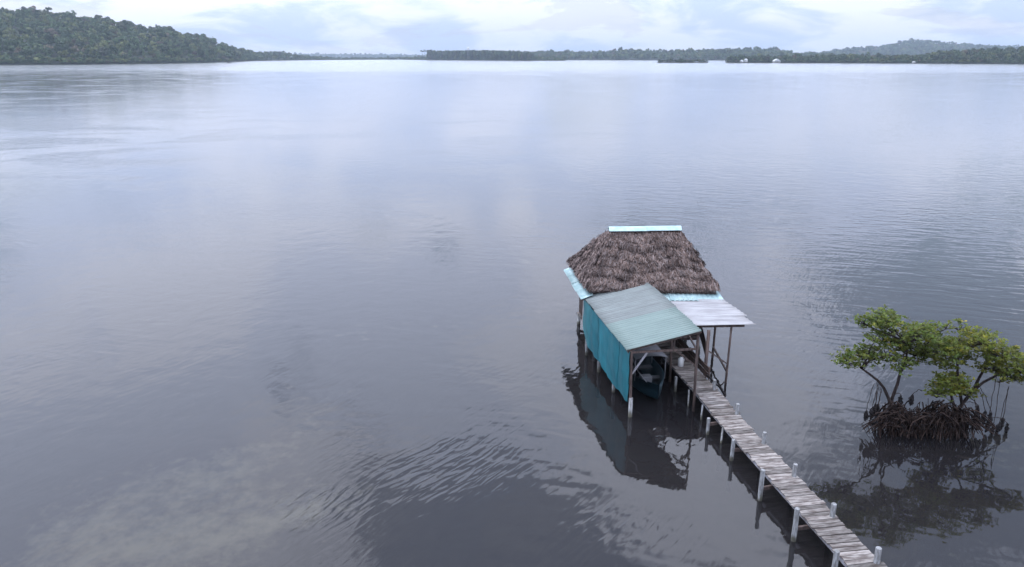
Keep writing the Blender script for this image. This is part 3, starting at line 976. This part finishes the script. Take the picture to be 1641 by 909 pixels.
for x in (6.9, 7.7, 8.5):
    MB().beam((x - 0.35, 28.25, 2.44), (x + 0.02, 25.7, 2.385), 0.05, 0.05).build('rafter', M['post_wood'], awn)
for (x, y, r_) in ((8.22, 25.75, 0.045), (7.27, 25.35, 0.07), (8.35, 28.2, 0.05)):
    MB().tube([(x, y, -1.2), (x + 0.03, y, 2.31)], [r_, r_ * 0.9], 8).build('post', M['post_wood'], awn, True)
MB().beam((7.27, 25.32, 1.55), (8.22, 25.72, 0.80), 0.05, 0.05).build('brace', M['post_wood'], awn)
MB().beam((7.27, 25.4, 1.5), (7.75, 28.9, 1.62), 0.03, 0.5).build('side_panel', M['plank_dark'], awn)
MB().beam((8.22, 25.75, 0.5), (8.35, 28.2, 0.5), 0.06, 0.06).build('ground_rail', M['post_wood'], awn)

# ------------------------------------------------------------------ boardwalk
walk = thing('boardwalk', (7.4, 20, 0), 'long narrow plank boardwalk on white piles leading to the hut', 'boardwalk')
W0, W1 = Vector((6.22, 28.75, 0.55)), Vector((8.86, 10.55, 0.55))
wdir = (W1 - W0).normalized()
wside = Vector((-wdir.y, wdir.x, 0))          # points to the right-hand side of the picture
WL = (W1 - W0).length
ang = math.atan2(wdir.y, wdir.x)
pitch = 0.158
npl = int(WL / pitch)
bend = lambda s: 0.03 * math.sin(s * 0.55) + 0.02 * math.sin(s * 1.3 + 1)
for i in range(npl):
    s = (i + 0.5) * pitch
    wlen = 0.86 + random.uniform(-0.05, 0.05) + (0.10 if random.random() < 0.06 else 0)
    c = W0 + wdir * s + wside * (bend(s) + random.uniform(-0.02, 0.02)) + Vector((0, 0, random.uniform(-0.007, 0.007)))
    m = Matrix.Rotation(ang + random.uniform(-0.02, 0.02), 3, 'Z') @ Matrix.Rotation(random.uniform(-0.015, 0.015), 3, 'X') @ Matrix.Rotation(random.uniform(-0.03, 0.03), 3, 'Y')
    me_w = pitch - random.uniform(0.012, 0.032)
    MB().box((0, 0, 0), (me_w, wlen, 0.032)).build('plank', M['deck'], walk)
    o = COL.objects[-1]
    o.matrix_local = Matrix.Translation(c - Vector(walk.location)) @ m.to_4x4()
for sgn in (-1, 1):
    pts = [W0 + wdir * s + wside * (sgn * 0.36 + bend(s)) + Vector((0, 0, -0.075)) for s in np.linspace(0, WL, 9)]
    for i in range(8):
        MB().beam(pts[i], pts[i + 1], 0.045, 0.11).build('stringer', M['stringer'], walk)
left = [(6.50, 21.74, 0.60, .065), (6.84, 20.1, 0.72, .07), (7.02, 17.97, 0.97, .075), (7.30, 16.14, 0.97, .075), (7.60, 14.46, 0.97, .075), (7.88, 12.6, 0.97, .075), (6.12, 25.0, 0.60, .06)]
right = [(7.27, 24.0, 0.93, .07), (7.53, 22.08, 0.95, .072), (7.79, 20.14, 0.95, .072), (8.05, 18.29, 0.96, .075), (8.34, 16.38, 0.95, .078), (8.63, 14.57, 0.97, .08), (8.92, 12.7, 0.97, .08)]
for (x, y, zt_, r_) in left + right:
    lx, ly = random.uniform(-0.035, 0.035), random.uniform(-0.03, 0.03)
    MB().tube([(x - lx, y - ly, -1.2), (x - lx * 0.3, y - ly * 0.3, 0.0), (x, y, zt_ - 0.012), (x, y, zt_)], [r_ * 0.94, r_ * 0.9, r_ * 0.86, r_ * 0.72], 14).build('pile', M['post_white'], walk, False)
for (x, y), (x2, y2) in zip([(l[0], l[1]) for l in left[:6]], [(r_[0], r_[1]) for r_ in right[1:]]):
    MB().beam((x, y, 0.36), (x2, y2, 0.36), 0.06, 0.10).build('cross_beam', M['post_wood'], walk)
for (xt, yt, xb, yb) in ((6.40, 24.1, 6.22, 23.25), (6.60, 22.9, 6.47, 22.6), (6.86, 21.3, 6.70, 20.95)):
    MB().tube([(xt, yt, 0.50), (xb, yb, -0.9)], [0.032, 0.04], 8).build('slanted_prop', M['post_white'], walk, True)
for k_, z in enumerate((0.74, 0.98)):
    a = W0 + wdir * 0.3 + wside * 0.44
    b = W0 + wdir * 4.15 + wside * 0.44
    MB().beam((a.x, a.y, z), (b.x, b.y, z), 0.03, 0.20).build('side_board', M['plank_dark'], walk)
for s in (0.4, 2.2, 4.1):
    a = W0 + wdir * s + wside * 0.475
    MB().beam((a.x, a.y, 0.4), (a.x, a.y, 1.1), 0.045, 0.045).build('side_board_post', M['post_wood'], walk)

# crooked branch leaning between the boardwalk and the water
mb = MB()
bp = [(7.17, 24.72, 0.80), (7.34, 24.72, 0.64), (7.50, 24.68, 0.46), (7.66, 24.70, 0.36), (7.80, 24.68, 0.16), (7.95, 24.66, -0.05), (8.0, 24.6, -0.4)]
mb.tube(bp, [0.03, 0.035, 0.032, 0.042, 0.04, 0.045, 0.045], 8)
mb.tube([(7.66, 24.70, 0.36), (7.78, 24.72, 0.42), (7.85, 24.70, 0.54)], [0.03, 0.026, 0.02], 7)
tag(mb.build('driftwood_branch', M['oyster'], None, True), 'crooked dark branch leaning into the water beside the boardwalk', 'branch')

# ------------------------------------------------------------------ boat in the shelter
yaw = R(-81.5) - R(90)
bc_ = Vector((4.93, 26.3, 0))
boat = thing('motor_boat', bc_, 'small blue motor boat with grey canopy under the tin-roofed shelter', 'boat')
hull_mesh(MB(), bc_, yaw, 4.7, 1.45, 0.55).build('hull', M['hull'], boat, True)
rotb = Matrix.Rotation(yaw, 3, 'Z')
tb = lambda x, y, z: bc_ + rotb @ Vector((x, y, z))
for y in (-1.2, -0.1, 0.9):
    MB().box(tb(0, y, 0.36), (1.18, 0.28, 0.05), yaw).build('bench', M['hull_in'], boat)
mb = MB()
vs, fs = [], []
nx_, ny_ = 8, 6
for i in range(nx_ + 1):
    for j in range(ny_ + 1):
        x, y = -0.62 + 1.24 * i / nx_, 1.7 * j / ny_ - 0.2
        vs.append(tb(x, y, 1.40 + 0.10 * math.cos(math.pi * (i / nx_ - 0.5)) - 0.02 * math.sin(j * 1.9)))
for i in range(nx_):
    for j in range(ny_):
        a = i * (ny_ + 1) + j
        fs.append((a, a + ny_ + 1, a + ny_ + 2, a + 1))
k0 = len(vs)
vs += [p - Vector((0, 0, 0.015)) for p in vs]
fs += [tuple(k0 + q for q in f[::-1]) for f in fs]
mb.add(vs, fs).build('canopy', M['canopy'], boat, True)
for sx in (-0.58, 0.58):
    for y in (-0.1, 1.35):
        MB().tube([tb(sx, y, 0.5), tb(sx, y, 1.41)], 0.018, 6).build('canopy_pole', M['metal'], boat, True)
eng = MB()
eng.box(tb(0, -2.45, 0.78), (0.30, 0.42, 0.36), yaw)
eng = eng.build('outboard_engine', M['black'], boat, bevel=0.05)
MB().box(tb(0, -2.48, 0.15), (0.10, 0.16, 0.95), yaw).build('engine_leg', M['black'], boat)
MB().box(tb(0.12, 1.25, 0.50), (0.42, 0.30, 0.26), yaw).build('cool_box', M['canopy'], boat, bevel=0.02)
MB().tube([tb(0.35, 2.0, 0.72), tb(0.42, 1.2, 0.80), tb(0.45, 0.4, 1.1)], 0.016, 6).build('boat_hook', M['stringer'], boat)
MB().box(tb(-0.1, -0.75, 0.62), (0.5, 0.10, 0.5), yaw).build('seat_back', M['hull_in'], boat, bevel=0.02)

# white jug on the boardwalk
j = MB()
jb = Vector((6.52, 26.05, 0.572))
j.tube([jb, jb + Vector((0, 0, 0.02)), jb + Vector((0, 0, 0.30)), jb + Vector((0, 0, 0.36)), jb + Vector((0, 0, 0.40))], [0.10, 0.115, 0.115, 0.05, 0.04], 14)
jug = thing('water_jug', jb, 'white plastic jug standing on the boardwalk at the back of the shelter', 'jug')
j.build('jug_body', M['white_plastic'], jug, True)
MB().tube([jb + Vector((0, 0, 0.402)), jb + Vector((0, 0, 0.44))], 0.045, 12).build('jug_cap', M['hull'], jug)
MB().tube([jb + Vector((0.05, 0, 0.36)), jb + Vector((0.14, 0, 0.34)), jb + Vector((0.13, 0, 0.22)), jb + Vector((0.11, 0, 0.2))], 0.012, 6).build('jug_handle', M['white_plastic'], jug, True)


# ------------------------------------------------------------------ mangroves
def crown(blobs, seed, tint0):
    g = np.random.default_rng(seed)
    Vs, Ts, tips = [], [], []
    for (x, y, z, r_, dens) in blobs:
        n_ros = int(88 * dens * (r_ / 0.5) ** 2)
        d = g.normal(size=(n_ros, 3))
        d[:, 2] = d[:, 2] * 0.8 + 0.25
        d /= np.linalg.norm(d, axis=1)[:, None]
        cc = np.array([x, y, z]) + d * np.array([1, 1, 0.62]) * (r_ * np.where(g.uniform(size=n_ros) < 0.25, g.uniform(0.9, 1.45, n_ros), g.uniform(0.3, 1.1, n_ros) ** 0.6))[:, None]
        hue = g.uniform(0.88, 1.14)
        for c in cc:
            nl = g.integers(6, 11)
            az = g.uniform(0, 2 * math.pi, nl)
            el = g.uniform(-0.15, 0.9, nl)
            dr = np.stack([np.cos(az) * np.cos(el), np.sin(az) * np.cos(el), np.sin(el)], axis=1)
            ln = g.uniform(0.075, 0.125, nl)[:, None]
            up_ = np.array([0, 0, 1.0]) + g.normal(size=(nl, 3)) * 0.35
            sd_ = np.cross(dr, up_)
            sd_ /= np.linalg.norm(sd_, axis=1)[:, None]
            p = c[None, :] + dr * 0.015
            wd = ln * 0.30
            V = np.stack([p, p + dr * ln * 0.55 + sd_ * wd, p + dr * ln, p + dr * ln * 0.55 - sd_ * wd], axis=1)
            b = np.array(tint0) * hue * g.uniform(0.7, 1.3)
            T = b[None, :] * g.uniform(0.8, 1.2, (nl, 1)) * np.array([1 + g.uniform(-0.1, 0.2), 1, 1])
            if g.uniform() < 0.07:
                T = T * np.array([1.7, 1.25, 0.8])
            Vs.append(V)
            Ts.append(T)
        tips.append(cc)
    return np.concatenate(Vs), np.concatenate(Ts), tips


def curve(a, b, sag, n=7, wob=0.03, g=random):
    a, b = Vector(a), Vector(b)
    out = []
    for i in range(n):
        t = i / (n - 1)
        p = a.lerp(b, t) + Vector((g.uniform(-wob, wob), g.uniform(-wob, wob), g.uniform(-wob, wob))) * (1 if 0 < i < n - 1 else 0)
        p.z += sag * 4 * t * (1 - t)
        out.append(p)
    return out


def mangrove(name, base, label, blobs, trunks, roots, hang, seed, tint0):
    t = thing(name, base, label, 'mangrove', 'mangroves beside the boardwalk')
    V, T, tips = crown(blobs, seed, tint0)
    cr = quads_mesh('crown', V, M['leaf'], T, t)
    cr['kind'] = 'stuff'
    g = random.Random(seed)
    for pts, r0, r1 in trunks:
        n = len(pts)
        MB().tube(pts, [r0 + (r1 - r0) * i / (n - 1) for i in range(n)], 9).build('trunk', M['bark'], t, True)
    # limbs from the trunk ends to each leaf mass, twigs inside it
    mb = MB()
    ends = [Vector(p[0][-1]) for p in trunks]
    for bi, (x, y, z, r_, dn_) in enumerate(blobs):
        c = Vector((x, y, z - 0.1))
        e = min(ends, key=lambda q: (q - c).length)
        mb.tube(curve(e, c, 0.05, 6, 0.05, g), [0.035, 0.030, 0.026, 0.022, 0.018, 0.014], 6)
        cc = tips[bi]
        for kk in range(min(16, len(cc))):
            mb.tube(curve(c, cc[kk], 0.02, 4, 0.02, g), [0.011, 0.009, 0.007, 0.005], 4)
    mb.build('branches', M['bark'], t, True)['kind'] = 'stuff'
    mb = MB()
    for (a, b, sag, rr) in roots:
        mb.tube(curve(a, b, sag, 8, 0.025, g), [rr, rr, rr, rr * .95, rr * .9, rr * .9, rr * .85, rr * .8], 5, False)
    mb.build('prop_roots', M['root'], t, True)['kind'] = 'stuff'
    for (tp, x, y, z, ln) in hang:
        pts = curve(tp, (x, y, z + ln), 0.10, 7, 0.02, g)
        hr = MB().tube(pts, 0.011, 5).build('hanging_root', M['bark'], t, True)
        kk = 9
        sp = [(x + g.uniform(-.018, .018), y + g.uniform(-.018, .018), z + ln * (1 - i / (kk - 1))) for i in range(kk)]
        mb2 = MB().tube(sp, [(0.02 + 0.058 * math.sin(math.pi * min(1, (i + 0.4) / kk)) * g.uniform(0.65, 1.25)) for i in range(kk)], 7)
        for q in range(7):
            c = Vector(sp[g.randrange(1, kk - 1)]) + Vector((g.uniform(-.06, .06), g.uniform(-.06, .06), 0))
            mb2.box(c, (0.05, 0.035, 0.06), m=Matrix.Rotation(g.uniform(0, 3), 3, 'X') @ Matrix.Rotation(g.uniform(0, 3), 3, 'Z'))
        mb2.build('oyster_cluster', M['oyster'], hr)
    return t


g = random.Random(5)
dy = lambda a: g.uniform(-a, a)
bl = [(11.02, 2.44, .34, 1), (11.42, 2.55, .42, 1), (11.80, 2.58, .40, 1), (11.55, 3.72, .30, .9), (11.95, 3.78, .42, 1), (12.35, 3.72, .46, 1.1), (12.80, 3.66, .44, 1.1), (13.20, 3.55, .38, 1),
      (12.30, 3.10, .40, .7), (12.75, 2.95, .45, 1), (13.20, 2.85, .48, 1), (13.60, 3.05, .50, 1), (13.62, 3.62, .30, .5), (12.0, 2.92, .34, .7), (11.75, 3.28, .30, .7), (13.45, 2.62, .36, .8), (12.45, 2.62, .34, .8), (13.75, 3.85, .22, .35)]
blobsA = [(x, 22.0 + dy(0.55), z, r_ * 1.15, d) for x, z, r_, d in bl]
br = [(14.05, 3.10, .45, 1), (14.35, 2.85, .42, 1), (14.62, 3.55, .30, .6), (14.95, 3.35, .42, .8), (15.25, 3.18, .45, 1), (15.65, 2.90, .48, 1.1), (16.05, 2.66, .46, 1.1), (16.45, 2.42, .42, 1), (16.85, 2.2, .36, 1),
      (15.0, 2.74, .44, 1), (15.5, 2.45, .42, .9), (16.05, 2.18, .40, .9), (16.4, 1.95, .34, .9), (14.65, 2.45, .38, .9), (14.15, 1.98, .42, 1), (14.55, 1.72, .42, 1), (13.95, 1.60, .36, 1), (14.90, 1.45, .34, .9), (13.62, 1.66, .20, .6), (16.42, 1.6, .18, .6), (14.3, 2.35, .35, .9)]
blobsB = [(x, 22.0 + dy(0.6) - (0.35 if z < 2.1 and x < 15 else 0), z, r_ * 1.15, d) for x, z, r_, d in br]
BA, BB = Vector((12.55, 22.0, 0)), Vector((14.95, 22.0, 0))
trA = [([(12.62, 22.0, 0.75), (12.50, 22.0, 1.15), (12.25, 21.98, 1.58), (12.02, 21.98, 1.84), (11.72, 22.0, 2.06), (11.45, 22.05, 2.25)], .06, .03),
       ([(12.60, 22.05, 0.75), (12.63, 22.05, 1.20), (12.71, 22.03, 1.70), (12.73, 22.0, 2.2), (12.84, 22.0, 2.6), (12.80, 22.0, 3.1)], .06, .028),
       ([(12.73, 22.0, 2.15), (12.98, 22.1, 2.5), (13.3, 22.1, 2.8)], .045, .03)]
trB = [([(14.85, 22.0, 0.6), (14.95, 22.0, 0.98), (15.22, 22.0, 1.45), (15.34, 22.0, 1.92), (15.5, 22.0, 2.4), (15.4, 22.0, 2.85)], .065, .03),
       ([(15.22, 22.0, 1.45), (15.55, 22.05, 1.75), (15.95, 22.05, 2.0), (16.3, 22.0, 2.2)], .05, .03),
       ([(14.75, 21.9, 0.7), (14.5, 21.8, 1.15), (14.3, 21.75, 1.6)], .06, .035),
       ([(14.95, 22.0, 0.98), (14.75, 22.1, 1.7), (14.6, 22.1, 2.4), (14.6, 22.1, 2.9)], .05, .03)]


def root_set(n, x0, x1, ztop, seed):
    g = random.Random(seed)
    out = []
    bun = [x0 + (x1 - x0) * (q + g.uniform(0.1, 0.9)) / 9 for q in range(9)]
    for i in range(n):
        xs = min(max(g.choice(bun) + g.gauss(0, 0.075), x0 - 0.1), x1 + 0.1)
        a = (xs, 22.0 + g.uniform(-0.45, 0.45), ztop(xs) * g.uniform(0.30, 0.88))
        ex = xs + g.gauss(0, 0.22)
        ey = 22.0 + (-g.uniform(0.0, 0.7) if g.random() < 0.62 else g.uniform(0.0, 0.9))
        out.append((a, (ex, ey, -0.35), g.uniform(-0.05, 0.16), g.choice((0.008, 0.010, 0.014, 0.020))))
    for i in range(n // 2):                                      # roots that lie across the tangle
        xs = g.uniform(x0, x1)
        a = (xs, 22.0 - g.uniform(0.1, 0.7), ztop(xs) * g.uniform(0.5, 1.05))
        b = (xs + g.uniform(-1.0, 1.0), 21.9 - g.uniform(0.0, 0.8), g.uniform(0.05, 0.6))
        out.append((a, b, g.uniform(0.0, 0.2), g.choice((0.012, 0.016, 0.022))))
    for i in range(26):                                          # stout arching roots that spring from the trunk
        xs = 0.5 * (x0 + x1) + g.uniform(-0.25, 0.25)
        ex = g.uniform(x0 - 0.15, x1 + 0.15)
        out.append(((xs, 22.0 + g.uniform(-.1, .1), g.uniform(0.75, 1.1)), (ex, 22.0 + g.uniform(-0.8, 0.8), -0.35), g.uniform(0.15, 0.42), g.choice((0.02, 0.026, 0.032))))
    return out


zA = lambda x: float(np.interp(x, [12.0, 12.35, 12.6, 13.0, 13.5], [0.5, 1.0, 1.2, 0.92, 0.75]))
zB = lambda x: float(np.interp(x, [13.3, 13.7, 14.4, 15.0, 15.4], [0.7, 1.05, 1.15, 1.05, 0.5]))
hangA = [((11.9, 21.95, 1.75), 11.76, 21.9, 0.42, 0.36), ((12.05, 21.95, 1.75), 11.88, 21.8, 0.52, 0.40), ((12.1, 22.0, 1.7), 12.05, 21.95, 0.62, 0.40), ((12.15, 22.0, 1.6), 12.10, 21.8, 0.40, 0.32),
         ((12.2, 22.0, 1.55), 12.20, 22.05, 0.55, 0.42), ((13.5, 21.9, 1.5), 13.21, 21.95, 0.95, 0.40), ((12.66, 22.0, 1.3), 12.84, 21.95, 1.05, 0.26), ((12.0, 22.0, 1.8), 11.98, 21.7, 0.3, 0.3)]
hangB = [((15.3, 22.0, 1.6), 15.70, 21.9, 0.28, 0.50), ((15.32, 22.0, 1.7), 15.88, 21.85, 0.22, 0.52), ((15.9, 22.0, 1.95), 15.80, 21.8, 0.05, 0.42), ((16.05, 22.0, 2.0), 15.96, 21.75, -0.02, 0.4), ((16.38, 22.0, 1.62), 16.34, 21.9, 0.10, 0.42),
         ((16.38, 22.0, 1.6), 16.22, 21.85, -0.05, 0.38), ((15.9, 21.9, 0.5), 16.50, 21.85, 0.0, 0.34), ((15.2, 22.0, 1.3), 15.45, 21.75, 0.15, 0.5), ((15.2, 22.0, 1.2), 15.3, 21.7, 0.3, 0.55), ((14.9, 22, 1.0), 15.55, 22.05, 0.35, 0.55)]
mangrove('mangrove_tree', BA, 'left mangrove with flat dark green crown on two bare forked trunks', blobsA, trA, root_set(130, 12.2, 13.5, zA, 3), hangA, 51, (0.125, 0.165, 0.048))
mangrove('mangrove_tree', BB, 'right mangrove with yellow-green spreading crown over a dense root tangle', blobsB, trB, root_set(230, 13.3, 15.2, zB, 4), hangB, 52, (0.155, 0.185, 0.044))

# ------------------------------------------------------------------ air
hz = bpy.data.materials.new('haze_air')
hz.use_nodes = True
k = N(hz.node_tree)
pvn = k.n('ShaderNodeVolumePrincipled')
pvn.inputs['Color'].default_value = (0.70, 0.83, 1.0, 1)
pvn.inputs['Density'].default_value = 0.000092
k.n('ShaderNodeOutputMaterial', i_Volume=pvn.outputs[0])
o = MB().box((0, 0, 104.0), (18100, 18100, 216)).build('haze', hz)
tag(o, kind='stuff')
